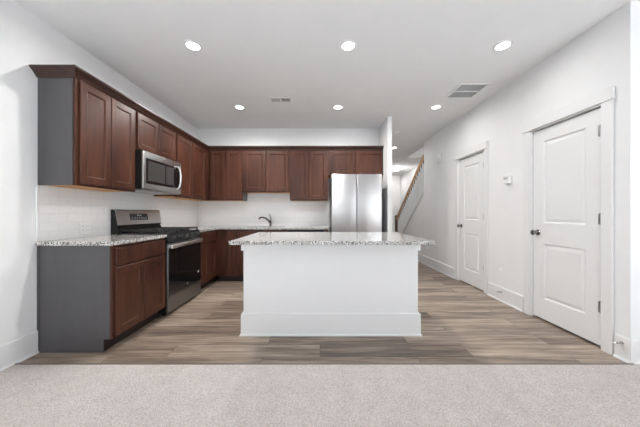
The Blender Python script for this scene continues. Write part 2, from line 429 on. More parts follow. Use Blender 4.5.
# ceiling with the stair opening
OX = 2.50; OY0, OY1 = RE, 7.22
ce = MB().box(WL - T, XE + T, YR - T, OY0, H, H + 0.25).box(WL - T, OX, OY0, YH + T, H, H + 0.25).box(OX, XS, OY1, YH + T, H, H + 0.25)
struct('ceiling', ce, M['ceiling'], label='flat pale grey ceiling over the whole room', cat='ceiling')
struct('wall_landing', MB().box(OX - T, OX, 2.2, OY1, H + 0.25, 5.4).box(OX - T, XS, OY1, OY1 + T, H + 0.25, 5.4).box(OX - T, XS, 2.1, 2.2, H + 0.25, 5.4), M['wall'])
struct('ceiling.001', MB().box(OX - T, XS + T, 2.1, OY1 + T, 5.4, 5.5), M['ceiling'])

# ------------------------------------------------------------------ baseboards, casings, doors
def base_run(mb, p0, p1, nx, ny, h=0.185, th=0.015):
    """board along p0-p1, standing out by (nx, ny)"""
    prof = [(0, 0), (th + 0.010, 0), (th + 0.009, 0.010), (th + 0.004, 0.017), (th, 0.020), (th, h - 0.012), (th - 0.007, h), (0, h)]
    mb.rings([[Vector((p[0] + nx * o, p[1] + ny * o, z)) for o, z in prof] for p in (p0, p1)])
    return mb
CW = 0.10
struct('baseboard_left', base_run(MB(), (WL, YR), (WL, 2.035), 1, 0), M['trim'], label='tall white baseboard on the left wall', cat='baseboard')
br_ = MB()
base_run(br_, (WR, 1.879), (WR, D1[0] - CW), -1, 0); base_run(br_, (WR, D1[1] + CW), (WR, D2[0] - CW), -1, 0); base_run(br_, (WR, D2[1] + CW), (WR, 7.85), -1, 0)
struct('baseboard_right', br_, M['trim'], label='tall white baseboard along the right wall between the doors', cat='baseboard')
struct('baseboard_return', base_run(MB(), (WR - 0.0, 1.894), (XE, 1.894), 0, -1), M['trim'], label='white baseboard on the wall face at the right edge', cat='baseboard')
struct('baseboard_partition', base_run(MB(), (1.118, 4.14), (1.195, 4.14), 0, -1), M['trim'])
struct('baseboard_end', base_run(MB(), (1.21, YH), (XS, YH), 0, -1), M['trim'])
struct('baseboard_rear', base_run(MB(), (WL + 0.02, YR), (XE, YR), 0, 1), M['trim'])

def interior_door(n, y0, y1, label, cat):
    cs = MB(); th = 0.019
    cs.box(WR - th, WR, y0 - CW + 0.012, y0 - 0.006, 0, DH + 0.006, 0.003).box(WR - th, WR, y1 + 0.006, y1 + CW - 0.012, 0, DH + 0.006, 0.003)
    cs.box(WR - 0.032, WR, y0 - CW + 0.004, y1 + CW - 0.004, DH + 0.006, DH + 0.104, 0.003)
    # jambs
    cs.box(WR - 0.004, WR + T, y0 - 0.006, y0 + 0.006, 0, DH + 0.006).box(WR - 0.004, WR + T, y1 - 0.006, y1 + 0.006, 0, DH + 0.006)
    cs.box(WR - 0.004, WR + T, y0 + 0.006, y1 - 0.006, DH - 0.006, DH + 0.006)
    struct('trim_%d' % (n + 1), cs, M['trim'], loc=(WR, (y0 + y1) / 2, 0), label='white flat casing around the ' + cat, cat='casing')
    a, b = y0 + 0.011, y1 - 0.010; z0 = 0.018; dh = DH - 0.013 - z0 - 0.006; wd = b - a
    st = 0.125
    dr = MB().panel(faceXn(WR + 0.046, a, z0), wd, dh, 0.035,
                    panels=[(st, wd - st, 0.215, 0.80), (st, wd - st, 1.015, dh - 0.125)],
                    steps=[(0.004, -0.002), (0.014, -0.011), (0.022, -0.011), (0.046, -0.004)])
    d = struct('door_%d' % n, dr, M['trim'], loc=(WR + 0.03, (a + b) / 2, 0), label=label, cat='door')
    xf = WR + 0.011; ky = b - 0.06; kz = 0.93
    k = MB().lathe((xf, ky, kz), (-1, 0, 0), [(0, 0.032), (0.006, 0.032), (0.010, 0.026), (0.012, 0.013), (0.030, 0.011), (0.036, 0.017), (0.043, 0.026), (0.055, 0.029), (0.064, 0.025), (0.069, 0.014), (0.070, 0.002)])
    lab(k.obj('knob', M['chrome'], d, smooth=40), 'dark nickel round door knob')
    for hz in (0.35, 1.09, 1.83):
        h_ = MB().box(WR - 0.004, WR + 0.012, a - 0.008, a + 0.016, hz - 0.045, hz + 0.045, 0.002)
        h_.tube([(WR - 0.003, a - 0.004, hz - 0.050), (WR - 0.003, a - 0.004, hz + 0.050)], 0.0065, 10)
        lab(h_.obj('hinge', M['satin'], d, smooth=40), 'satin nickel hinge')
interior_door(1, D1[0], D1[1], 'white two panel door nearest the camera on the right wall', 'nearer right door')
interior_door(2, D2[0], D2[1], 'white two panel door farther down the right wall', 'farther right door')

# backsplashes
bs = MB().box(WL, WL + 0.008, 2.043, YB, 0.905, 1.366)
struct('trim_4', bs, M['tile_left'], loc=(WL, 2.053, 0.905), label='white subway tile backsplash on the left wall', cat='backsplash')
struct('trim_5', MB().box(WL + 0.008, 0.16, YB - 0.008, YB, 0.905, 1.52), M['tile_back'], loc=(WL, YB, 0.905), label='white subway tile backsplash behind the sink', cat='backsplash')
struct('trim_6', MB().box(WL, WL + 0.011, 2.030, 2.043, 0.905, 1.366, 0.003), M['trim'], label='narrow white edge strip ending the left backsplash', cat='trim')

# ------------------------------------------------------------------ cabinets
UF = WL + 0.305      # face of the left wall cabinets
UB = YB - 0.305      # face of the back wall cabinets
BF = WL + 0.61       # face of the left base cabinets
BB = YB - 0.61       # face of the back base cabinets
ZU0, ZU1 = 1.366, 2.262
SH = [(0.004, -0.001), (0.014, -0.009)]
def shaker(F, wd, ht, th=0.020, rail=0.057):
    return MB().panel(F, wd, ht, th, panels=[(rail, wd - rail, rail, ht - rail)], steps=SH, ease=0.0045)

def cab_door(parent, F, wd, ht): return shaker(F, wd, ht).obj('door', M['wood'], parent)

def wall_cab_left(y0, y1, z0, label, doors, end=None, body_to=None):
    t = thing('wall_cabinet', label, 'cabinet', ((WL + UF) / 2, (y0 + y1) / 2, z0), 'cherry wall cabinets')
    yb = body_to or y1
    MB().box(WL + 0.0005, UF - 0.019, y0 + 0.004, yb, z0 + 0.012, ZU1).obj('body', M['wood'], t)
    fr = MB(); s = 0.038
    fr.box(UF - 0.019, UF, y0, y0 + s, z0, ZU1).box(UF - 0.019, UF, y1 - s, y1, z0, ZU1)
    fr.box(UF - 0.019, UF, y0 + s, y1 - s, z0, z0 + s).box(UF - 0.019, UF, y0 + s, y1 - s, ZU1 - s, ZU1)
    fr.obj('face_frame', M['wood'], t)
    lab(MB().box(WL + 0.001, UF - 0.019, y0 + 0.003, yb, z0 + 0.004, z0 + 0.012).obj('bottom_panel', M['tan'], t), 'unstained light wood underside')
    if end: lab(MB().box(WL + 0.0005, UF - 0.019, y0 - 0.006, y0 + 0.004, z0, ZU1, 0.001).obj('end_panel', M['end'], t), 'smooth charcoal brown end panel')
    for a, b in doors: cab_door(t, faceX(UF, a, z0 + 0.020), b - a, ZU1 - 0.020 - z0 - 0.020)
    return t
def wall_cab_back(x0, x1, z0, label, doors, right_end=False):
    t = thing('wall_cabinet', label, 'cabinet', ((x0 + x1) / 2, (UB + YB) / 2, z0), 'cherry wall cabinets')
    MB().box(x0 + 0.001, x1 - 0.001, UB + 0.019, YB - 0.0005, z0 + 0.012, ZU1).obj('body', M['wood'], t)
    fr = MB(); s = 0.038
    fr.box(x0, x0 + s, UB, UB + 0.019, z0, ZU1).box(x1 - s, x1, UB, UB + 0.019, z0, ZU1)
    fr.box(x0 + s, x1 - s, UB, UB + 0.019, z0, z0 + s).box(x0 + s, x1 - s, UB, UB + 0.019, ZU1 - s, ZU1)
    fr.obj('face_frame', M['wood'], t)
    lab(MB().box(x0 + 0.002, x1 - 0.002, UB + 0.019, YB - 0.009, z0 + 0.004, z0 + 0.012).obj('bottom_panel', M['tan'], t), 'unstained light wood underside')
    if right_end: lab(MB().box(x1 - 0.001, x1 + 0.005, UB + 0.019, YB - 0.0095, z0, z0 + 0.16).obj('end_panel', M['end'], t), 'smooth charcoal brown end panel')
    for a, b in doors: cab_door(t, faceYn(a, UB, z0 + 0.020), b - a, ZU1 - 0.020 - z0 - 0.020)
    return t

Y0, Y1, Y2 = 2.050, 2.739, 3.501
U1, U2 = 2.711, 3.467           # where the upper cabinets meet
wall_cab_left(Y0, U1, ZU0, 'tall two door cherry wall cabinet with charcoal end, left of the microwave', [(2.074, 2.377), (2.384, 2.688)], end=True)
wall_cab_left(U1, U2, 1.826, 'short two door cherry wall cabinet directly above the microwave', [(2.728, 3.081), (3.088, 3.443)])
wall_cab_left(U2, UB + 0.018, ZU0, 'two door cherry wall cabinet between the microwave and the room corner', [(3.488, 3.888), (3.895, 4.345)], body_to=YB - 0.001)
XA = (UF + 0.0005, -1.372); XB = (-1.372, -0.532); XC = (-0.532, 0.142); XD = (0.142, 1.112)
wall_cab_back(XA[0], XA[1], ZU0, 'two door cherry wall cabinet in the corner on the back wall', [(-1.935, -1.670), (-1.662, -1.392)], right_end=True)
wall_cab_back(XB[0], XB[1], 1.512, 'two door cherry wall cabinet with raised bottom above the faucet', [(-1.348, -0.956), (-0.948, -0.552)])
wall_cab_back(XC[0], XC[1], ZU0, 'two door cherry wall cabinet just left of the refrigerator', [(-0.508, -0.199), (-0.191, 0.124)])
wall_cab_back(XD[0], XD[1], 1.800, 'short two door cherry wall cabinet above the refrigerator', [(0.164, 0.620), (0.628, 1.086)])

# crown moulding along both runs
prof = [(0.0, 2.246), (0.010, 2.246), (0.014, 2.256), (0.018, 2.258), (0.026, 2.272), (0.044, 2.290), (0.054, 2.296), (0.056, 2.301), (0.062, 2.303), (0.062, 2.316), (0.0, 2.316)]
def crown_pts(i):
    r = []
    for o, z in prof:
        r.append(Vector([(WL + 0.0005, Y0 - 0.006 - o, z), (UF + o, Y0 - 0.006 - o, z), (UF + o, UB - o, z), (1.112, UB - o, z)][i]))
    return r
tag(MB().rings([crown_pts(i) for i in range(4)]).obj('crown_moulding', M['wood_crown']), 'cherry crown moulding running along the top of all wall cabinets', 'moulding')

# base cabinets
ZC = 0.874           # underside of the worktops
TK = 0.105
def base_front(t, F, u0, u1, drawer=True, split=2, gap=0.018, dz=(0.700, 0.848)):
    """drawer front above doors; F(u, v, n) with v from the floor"""
    G = lambda du, dv: (lambda u, v, n: F(u + du, v + dv, n))
    if drawer: MB().panel(G(u0 + gap, dz[0]), u1 - u0 - 2 * gap, dz[1] - dz[0], 0.020, ease=0.004).obj('drawer_front', M['wood'], t)
    top = dz[0] - 0.016 if drawer else dz[1]
    wdt = (u1 - u0 - 2 * gap - 0.003 * (split - 1)) / split
    for k in range(split):
        shaker(G(u0 + gap + k * (wdt + 0.003), TK + 0.018), wdt, top - TK - 0.018).obj('door', M['wood'], t)

BC = 'cherry base cabinets'
t = thing('base_cabinet', 'cherry base cabinet with drawer, two doors and grey end panel left of the stove', 'cabinet', ((WL + BF) / 2, (Y0 + Y1) / 2, 0), BC)
MB().box(WL + 0.0005, BF - 0.019, Y0 + 0.004, Y1, TK, ZC - 0.001).obj('body', M['wood'], t)
MB().box(BF - 0.019, BF, Y0 - 0.004, Y1, TK, ZC - 0.001).obj('face_frame', M['wood'], t)
lab(MB().box(WL + 0.02, BF - 0.075, Y0 + 0.004, Y1, 0, TK).obj('toe_kick', M['toe'], t), 'dark recessed toe kick')
ep = [(WL + 0.0155, Y0 - 0.006, 0), (BF - 0.072, Y0 - 0.006, 0), (BF - 0.072, Y0 - 0.006, TK), (BF - 0.019, Y0 - 0.006, TK), (BF - 0.019, Y0 - 0.006, ZC - 0.001), (WL + 0.0155, Y0 - 0.006, ZC - 0.001)]
epn = lab(MB().prism(ep, (0, 0.010, 0)).obj('end_panel', M['end'], t), 'smooth grey brown end panel')
MB().box(WL + 0.0005, WL + 0.0155, Y0 - 0.012, Y0 + 0.004, 0.0, ZC - 0.001).obj('scribe_strip', M['end'], t)
MB().box(WL + 0.0155, BF - 0.072, Y0 - 0.014, Y0 - 0.006, 0.0, 0.017, 0.003).obj('shoe_strip', M['end'], t)
base_front(t, faceX(BF, 0, 0), Y0, Y1)

t = thing('base_cabinet', 'cherry base cabinet with drawer and two doors right of the stove', 'cabinet', ((WL + BF) / 2, (Y2 + BB) / 2, 0), BC)
MB().box(WL + 0.0005, BF - 0.019, Y2, YB - 0.001, TK, ZC - 0.001).obj('body', M['wood'], t)
MB().box(BF - 0.019, BF, Y2, BB - 0.001, TK, ZC - 0.001).obj('face_frame', M['wood'], t)
lab(MB().box(WL + 0.02, BF - 0.075, Y2, YB - 0.01, 0, TK).obj('toe_kick', M['toe'], t), 'dark recessed toe kick')
base_front(t, faceX(BF, 0, 0), Y2, BB - 0.05)

def base_cab_back(x0, x1, d0, d1, label, split):
    t = thing('base_cabinet', label, 'cabinet', ((x0 + x1) / 2, (BB + YB) / 2, 0), BC)
    MB().box(x0, x1, BB + 0.019, YB - 0.001, TK, ZC - 0.19 if split == 2 else ZC - 0.001).obj('body', M['wood'], t)
    MB().box(x0, x1, BB, BB + 0.019, TK, ZC - 0.001).obj('face_frame', M['wood'], t)
    lab(MB().box(x0, x1, BB + 0.075, YB - 0.01, 0, TK).obj('toe_kick', M['toe'], t), 'dark recessed toe kick')
    base_front(t, faceYn(0, BB, 0), d0, d1, split=split)
base_cab_back(BF + 0.0, -1.372, -1.555, -1.372, 'narrow cherry base cabinet in the corner of the back wall', 1)
base_cab_back(-1.372, -0.532, -1.372, -0.532, 'cherry sink base cabinet on the back wall below the faucet', 2)

# dishwasher and the panel beside the refrigerator
t = thing('dishwasher', 'stainless dishwasher under the back worktop, mostly behind the island', 'dishwasher', (-0.226, (BB + YB) / 2, 0))
MB().box(-0.526, 0.074, BB + 0.03, YB - 0.02, 0.10, ZC - 0.004).obj('body', M['black'], t)
MB().box(-0.528, 0.076, BB - 0.022, BB + 0.03, 0.12, 0.775, 0.004).obj('door', M['steel_x'], t)
lab(MB().box(-0.528, 0.076, BB - 0.020, BB + 0.03, 0.780, 0.868, 0.004).obj('control_panel', M['black'], t), 'dark control strip')
MB().box(-0.52, 0.068, BB + 0.06, YB - 0.05, 0, 0.10).obj('toe_kick', M['black'], t)
lab(MB().tube([(-0.46, BB - 0.022, 0.72), (-0.45, BB - 0.055, 0.72), (0.0, BB - 0.055, 0.72), (0.01, BB - 0.022, 0.72)], 0.009, 10).obj('handle', M['steel_bright'], t, smooth=50), 'bright bar handle')
tag(MB().box(0.082, 0.136, BB, YB - 0.009, 0, ZC - 0.001, 0.002).obj('filler_panel', M['wood']), 'cherry filler panel between the dishwasher and the refrigerator', 'panel')

# worktops
def slab(mb, *a): return mb.box(*a, 0.004)
tag(slab(MB(), WL + 0.009, BF + 0.025, Y0 - 0.030, Y1 - 0.001, ZC, 0.905).obj('countertop', M['granite']), 'short granite worktop left of the stove', 'worktop', 'granite worktops')
SX0, SX1, SY0, SY1 = -1.30, -0.61, BB + 0.075, YB - 0.17
ct = MB().box(WL + 0.009, BF + 0.025, Y2 + 0.001, BB - 0.025, ZC, 0.905)
ct.box(WL + 0.009, SX0, BB - 0.025, YB - 0.009, ZC, 0.905).box(SX1, 0.138, BB - 0.025, YB - 0.009, ZC, 0.905)
ct.box(SX0, SX1, BB - 0.025, SY0, ZC, 0.905).box(SX0, SX1, SY1, YB - 0.009, ZC, 0.905)
tag(ct.obj('countertop', M['granite']), 'L shaped granite worktop around the corner and along the back wall', 'worktop', 'granite worktops')
sk = MB()
sk.box(SX0, SX0 + 0.004, SY0, SY1, 0.70, 0.874).box(SX1 - 0.004, SX1, SY0, SY1, 0.70, 0.874).box(SX0 + 0.004, SX1 - 0.004, SY0, SY0 + 0.004, 0.70, 0.874)
sk.box(SX0 + 0.004, SX1 - 0.004, SY1 - 0.004, SY1, 0.70, 0.874).box(SX0, SX1, SY0, SY1, 0.694, 0.70)
tag(sk.obj('sink', M['steel_x']), 'stainless undermount sink set in the back worktop', 'sink')

# faucet
fx, fy = -0.915, YB - 0.115
t = thing('faucet', 'dark metal curved single lever faucet on the back worktop', 'faucet', (fx, fy, 0.905))
MB().lathe((fx, fy, 0.905), (0, 0, 1), [(0, 0.027), (0.006, 0.027), (0.010, 0.021), (0.055, 0.019), (0.085, 0.019), (0.097, 0.013), (0.100, 0.002)]).obj('base', M['faucet'], t, smooth=40)
sp = [(fx, fy, 0.955), (fx - 0.025, fy - 0.03, 1.000), (fx - 0.060, fy - 0.06, 1.040), (fx - 0.10, fy - 0.09, 1.063), (fx - 0.135, fy - 0.115, 1.068), (fx - 0.160, fy - 0.13, 1.058), (fx - 0.172, fy - 0.14, 1.036)]
MB().tube(sp, [0.016, 0.015, 0.014, 0.0135, 0.0135, 0.0145, 0.015], 12).obj('spout', M['faucet'], t, smooth=50)
MB().tube([(fx, fy, 0.998), (fx + 0.012, fy + 0.008, 1.035), (fx - 0.005, fy + 0.012, 1.085), (fx - 0.035, fy + 0.012, 1.135)], [0.011, 0.008, 0.006, 0.005], 10).obj('lever', M['faucet'], t, smooth=50)

# ------------------------------------------------------------------ island
IX0, IX1, IY0, IY1 = -0.7165, 0.917, 2.339, 3.072
t = thing('kitchen_island', 'white painted kitchen island base with tall skirting', 'island', ((IX0 + IX1) / 2, (IY0 + IY1) / 2, 0))
MB().box(IX0, IX1, IY0, IY1, 0.0, ZC - 0.001, 0.003).obj('body', M['island_paint'], t)
def wrap(prof_, name, mat):
    rr = []
    for o, z in prof_:
        rr.append([Vector((IX0 - o, IY0 - o, z)), Vector((IX1 + o, IY0 - o, z)), Vector((IX1 + o, IY1, z)), Vector((IX0 - o, IY1, z))])
    m = MB()
    m.rings(rr, close_ends=False)
    return m.obj(name, mat, t)
wrap([(0, 0), (0.029, 0), (0.028, 0.010), (0.024, 0.015), (0.019, 0.018), (0.019, 0.198), (0.012, 0.206), (0, 0.206)], 'baseboard', M['island_paint'])
wrap([(0, 0.790), (0.017, 0.790), (0.017, ZC - 0.001), (0, ZC - 0.001)], 'top_trim', M['island_paint'])
tag(slab(MB(), -0.758, 0.953, 2.075, 3.106, ZC, 0.905).obj('countertop', M['granite']), 'large granite worktop on the white island', 'worktop', 'granite worktops')

# ------------------------------------------------------------------ range
RY0, RY1 = Y1 + 0.004, Y2 - 0.004
RXF = -1.690           # front of the body
t = thing('gas_range', 'freestanding stainless and black gas range between the base cabinets', 'stove', ((WL + RXF) / 2, (RY0 + RY1) / 2, 0))
MB().box(WL + 0.02, RXF, RY0, RY1, 0.03, 0.895).obj('body', M['black'], t)
for (fxx, fyy) in ((WL + 0.06, RY0 + 0.05), (WL + 0.06, RY1 - 0.05), (RXF - 0.05, RY0 + 0.05), (RXF - 0.05, RY1 - 0.05)):
    MB().lathe((fxx, fyy, 0), (0, 0, 1), [(0, 0.018), (0.012, 0.018), (0.014, 0.010), (0.030, 0.010)], 12).obj('foot', M['rubber'], t)
dr = MB().box(RXF, RXF + 0.022, RY0, RY1, 0.035, 0.203, 0.004).obj('storage_drawer', M['steel_y'], t)
dd = lab(MB().box(RXF, RXF + 0.022, RY0, RY1, 0.209, 0.800, 0.004).obj('oven_door', M['steel_y'], t), 'steel framed oven door')
lab(MB().box(RXF + 0.0215, RXF + 0.0245, RY0 + 0.012, RY1 - 0.006, 0.217, 0.738, 0.001).obj('window', M['glass_black'], dd), 'black glass oven window')
lab(MB().lathe((RXF + 0.0245, (RY0 + RY1) / 2 + 0.02, 0.262), (1, 0, 0), [(0, 0.016), (0.0012, 0.016), (0.0015, 0.013)], 16).obj('badge', M['logo'], dd), 'small bright oval badge')
lab(MB().lathe((RXF + 0.0245, RY1 - 0.075, 0.345), (1, 0, 0), [(0, 0.016), (0.001, 0.016)], 16).obj('white_dot', M['plastic'], dd), 'small round white dot')  # small white dot on the oven glass
hd = MB().box(RXF + 0.045, RXF + 0.064, RY0 + 0.012, RY1 - 0.012, 0.744, 0.790, 0.007, 3)
hd.box(RXF + 0.02, RXF + 0.05, RY0 + 0.03, RY0 + 0.06, 0.752, 0.782, 0.003).box(RXF + 0.02, RXF + 0.05, RY1 - 0.06, RY1 - 0.03, 0.752, 0.782, 0.003)
lab(hd.obj('handle', M['steel_bright'], dd, smooth=40), 'wide bright steel bar handle')
cpn = MB().prism([(RXF - 0.02, RY0, 0.806), (RXF + 0.022, RY0, 0.806), (RXF + 0.026, RY0, 0.815), (RXF + 0.004, RY0, 0.905), (RXF - 0.02, RY0, 0.905)], (0, RY1 - RY0, 0)).obj('control_panel', M['black'], t)
for k in range(5):
    yy = RY0 + 0.095 + k * (RY1 - RY0 - 0.19) / 4
    kb = MB().lathe((RXF + 0.014, yy, 0.860), (0.97, 0, 0.237), [(0, 0.026), (0.006, 0.026), (0.009, 0.021), (0.028, 0.019), (0.032, 0.016)], 18)
    kb.box(RXF + 0.030, RXF + 0.052, yy - 0.004, yy + 0.004, 0.848, 0.885, 0.001)
    lab(kb.obj('knob', M['knob'], cpn, smooth=40), 'dark steel burner knob')
MB().box(WL + 0.09, RXF + 0.006, RY0, RY1, 0.895, 0.912, 0.003).obj('cooktop', M['black'], t)
for (bx, by, rr) in ((-2.08, RY0 + 0.15, 0.042), (-1.83, RY0 + 0.15, 0.05), (-1.95, (RY0 + RY1) / 2, 0.055), (-2.08, RY1 - 0.15, 0.042), (-1.83, RY1 - 0.15, 0.05)):
    MB().lathe((bx, by, 0.912), (0, 0, 1), [(0, rr), (0.010, rr), (0.012, rr * 0.8), (0.020, rr * 0.78), (0.022, rr * 0.6)], 18).obj('burner', M['iron'], t, smooth=40)
gw = (RY1 - RY0 - 0.03) / 3
for k in range(3):
    a = RY0 + 0.012 + k * (gw + 0.003); b = a + gw; g = MB(); x0, x1 = -2.19, -1.705; bt = 0.011; z0, z1 = 0.934, 0.948
    g.box(x0, x1, a, a + bt, z0, z1, 0.002).box(x0, x1, b - bt, b, z0, z1, 0.002).box(x0, x0 + bt, a + bt, b - bt, z0, z1, 0.002).box(x1 - bt, x1, a + bt, b - bt, z0, z1, 0.002)
    xc = (x0 + x1) / 2; yc = (a + b) / 2
    g.box(x0 + bt, x1 - bt, yc - bt / 2, yc + bt / 2, z0, z1 + 0.002, 0.002)
    for q in (0.2, 0.4, 0.6, 0.8):
        xq = x0 + q * (x1 - x0); g.box(xq - bt / 2, xq + bt / 2, a + bt, b - bt, z0, z1, 0.002)
    for px in (x0 + 0.006, xc, x1 - 0.006):
        for py in (a + 0.006, b - 0.006): g.box(px - 0.006, px + 0.006, py - 0.006, py + 0.006, 0.912, z0)
    g.obj('grate', M['iron'], t)
bgp = [(WL + 0.012, RY0, 0.895), (WL + 0.095, RY0, 0.895), (WL + 0.095, RY0, 0.955), (WL + 0.075, RY0, 0.985), (WL + 0.090, RY0, 1.000), (WL + 0.062, RY0, 1.165), (WL + 0.050, RY0, 1.178), (WL + 0.012, RY0, 1.178)]
bgd = lab(MB().prism([Vector(p) + Vector((0, 0.004, 0)) for p in bgp], (0, RY1 - RY0 - 0.008, 0)).obj('backguard', M['black'], t), 'black back rail')
fpl = [(WL + 0.0885, RY0, 1.006), (WL + 0.094, RY0, 1.006), (WL + 0.067, RY0, 1.168), (WL + 0.054, RY0, 1.181), (WL + 0.030, RY0, 1.181), (WL + 0.030, RY0, 1.176), (WL + 0.050, RY0, 1.176), (WL + 0.0615, RY0, 1.164)]
fp = lab(MB().prism(fpl, (0, RY1 - RY0, 0)).obj('back_panel', M['steel_light'], bgd), 'stainless back panel')
sl = (0.067 - 0.094) / (1.168 - 1.006)
def onbg(z): return WL + 0.094 + sl * (z - 1.006)
def bg_rect(y0, y1, z0, z1, o0, o1): 
    return MB().prism([(onbg(z0) + o0, y0, z0), (onbg(z0) + o1, y0, z0), (onbg(z1) + o1, y0, z1), (onbg(z1) + o0, y0, z1)], (0, y1 - y0, 0))
yc = (RY0 + RY1) / 2 - 0.035
lab(bg_rect(yc - 0.15, yc + 0.15, 1.055, 1.135, -0.001, 0.0025).obj('display', M['display'], bgd), 'dark clock and button panel')
def key(name, y, wy, z, hz):
    MB().prism([(onbg(z) + 0.002, y, z), (onbg(z) + 0.0032, y, z), (onbg(z + hz) + 0.0032, y, z + hz), (onbg(z + hz) + 0.002, y, z + hz)], (0, wy, 0)).obj(name, M['digits'], bgd)
for dy in (-0.03, -0.012, 0.012, 0.03): key('clock_digit', yc + dy - 0.006, 0.012, 1.105, 0.016)
for r in range(2):
    for k in range(7): key('button', yc - 0.125 + k * 0.0385, 0.018, 1.066 + r * 0.018, 0.006)

# ------------------------------------------------------------------ microwave
MXF = -1.920; MY0, MY1 = U1 + 0.003, U2 - 0.003
t = thing('microwave', 'stainless over the range microwave with black glass door under the short cabinet', 'microwave', ((WL + MXF) / 2, (MY0 + MY1) / 2, 1.40))
MB().box(WL + 0.010, MXF - 0.022, MY0, MY1, 1.405, 1.8255).obj('body', M['black'], t)
MB().box(WL + 0.012, MXF - 0.03, MY0 + 0.006, MY1 - 0.006, 1.396, 1.405).obj('vent_base', M['steel_light'], t)
for (vx0, vx1) in ((-2.24, -2.12),):
    for (a, b) in ((MY0 + 0.08, MY0 + 0.33), (MY1 - 0.33, MY1 - 0.08)):
        v = MB()
        for k in range(7): v.box(vx0 + k * 0.018, vx0 + k * 0.018 + 0.010, a, b, 1.391, 1.396)
        lab(v.obj('grease_filter', M['grille'], t), 'slotted grease filter under the microwave')
dm = lab(MB().box(MXF - 0.022, MXF, MY0, MY1, 1.405, 1.8255, 0.006, 3).obj('door', M['steel_light'], t, smooth=40), 'stainless door frame')
lab(MB().box(MXF - 0.001, MXF + 0.0025, MY0 + 0.045, MY1 - 0.018, 1.468, 1.752, 0.001).obj('window', M['glass_black'], dm), 'black glass door window')
wm = plain('window_mesh', (0.05, 0.049, 0.048, 1), 0.3)
for (a, b) in ((0.075, 0.385), (0.405, 0.560)):
    lab(MB().box(MXF + 0.002, MXF + 0.0028, MY0 + a, MY0 + b, 1.500, 1.725).obj('window_mesh', wm, dm), 'fine grey window mesh')
hy = 3.350; hp = []
for k in range(13):
    a = k / 12 * PI; hp.append((MXF + 0.0 + 0.055 * math.sin(a) ** 0.8, hy, 1.611 - 0.150 * math.cos(a)))
lab(MB().tube(hp, 0.0125, 12).obj('handle', M['steel_bright'], dm, smooth=60), 'bright bowed steel handle')
lab(MB().box(MXF, MXF + 0.0015, (MY0 + MY1) / 2 - 0.03, (MY0 + MY1) / 2 + 0.03, 1.783, 1.795).obj('badge', M['logo'], dm), 'small badge on the top rail')

# ------------------------------------------------------------------ refrigerator
FX0, FX1, FYF = 0.190, 0.998, 4.030
t = thing('refrigerator', 'stainless french door refrigerator in the back corner of the kitchen', 'refrigerator', ((FX0 + FX1) / 2, 4.36, 0))
lab(MB().box(FX0 + 0.004, FX1 - 0.004, FYF + 0.075, YB - 0.03, 0.03, 1.745, 0.004).obj('body', M['fridge_side'], t), 'dark grey cabinet sides')
fc = (FX0 + FX1) / 2
def fdoor(x0, x1, z0, z1, name):
    # gently crowned front
    r = []; n = 80
    for z in (z0, z0 + 0.006, z1 - 0.006, z1):
        ins = 0.004 if z in (z0, z1) else 0.0
        row = []
        for k in range(n + 1):
            u = k / n; x = x0 + ins + (x1 - x0 - 2 * ins) * u
            e = min(1.0, min(u, 1 - u) / 0.0125); row.append(Vector((x, FYF + ins + 0.003 * (1 - math.sqrt(max(0, 1 - (1 - e) ** 2))) - 0.004 * (1 - (2 * u - 1) ** 2), z)))
        row += [Vector((x1 - ins, FYF + 0.072, z)), Vector((x0 + ins, FYF + 0.072, z))]
        r.append(row)
    return MB().rings(r).obj(name, M['steel_x'], t, smooth=35)
fdoor(FX0, fc - 0.006, 0.70, 1.770, 'door'); fdoor(fc + 0.006, FX1, 0.70, 1.770, 'door')
fdoor(FX0, FX1, 0.06, 0.685, 'freezer_drawer')
MB().box(FX0 + 0.02, FX1 - 0.02, FYF + 0.05, FYF + 0.09, 0.0, 0.06).obj('toe_grille', M['black'], t)
for hx in (FX0 + 0.05, FX1 - 0.05):
    MB().box(hx - 0.035, hx + 0.035, FYF + 0.03, FYF + 0.13, 1.7455, 1.7845, 0.004).obj('hinge_cover', M['fridge_side'], t)

# ------------------------------------------------------------------ staircase behind the right wall
t = thing('staircase', 'staircase with oak handrail and white balusters at the end of the right wall', 'staircase', (2.9, 6.6, 0))
SX = 2.362
st = MB(); rise, run = 0.188, 0.25; y = 7.87; z = 0.0
pts = [(WR + T, y, 0)]
k = 0
while y > 3.9:
    z += rise; pts.append((WR + T, y, z)); y -= run; pts.append((WR + T, y, z)); k += 1
pts.append((WR + T, y, max(0, z - 0.45)))
# underside follows the slope, closed at the floor
pts.append((WR + T, 6.9, 0))
st.prism(pts, (XS - WR - T, 0, 0)); st.obj('steps', plain('stair_carpet', (0.5, 0.47, 0.45, 1), 0.9, bump=0.4, bscale=250), t)
skb = MB()
skb.prism([(WR - 0.012, RE, skirt_z(RE) - 0.085), (WR - 0.012, 7.86, max(0.0, skirt_z(7.86) - 0.085)), (WR - 0.012, 7.86, max(0.02, skirt_z(7.86) - 0.03)), (WR - 0.012, RE, skirt_z(RE) - 0.03)], (0.0115, 0, 0))
skb.obj('skirt_board', M['trim'], t)
cap = MB().prism([(WR - 0.028, RE + 0.002, skirt_z(RE) - 0.029), (WR - 0.028, 7.80, skirt_z(7.80) - 0.029), (WR - 0.028, 7.80, skirt_z(7.80)), (WR - 0.028, RE + 0.002, skirt_z(RE))], (T + 0.056, 0, 0))
cap.obj('cap_board', M['trim'], t)
def rail_z(y): return 1.035 + (7.63 - y) * 0.729
for k in range(18):
    yy = 5.74 + k * 0.106
    if yy > 7.60: break
    MB().box(SX - 0.016, SX + 0.016, yy - 0.016, yy + 0.016, skirt_z(yy) - 0.005, rail_z(yy) - 0.085).obj('baluster', M['trim'], t)
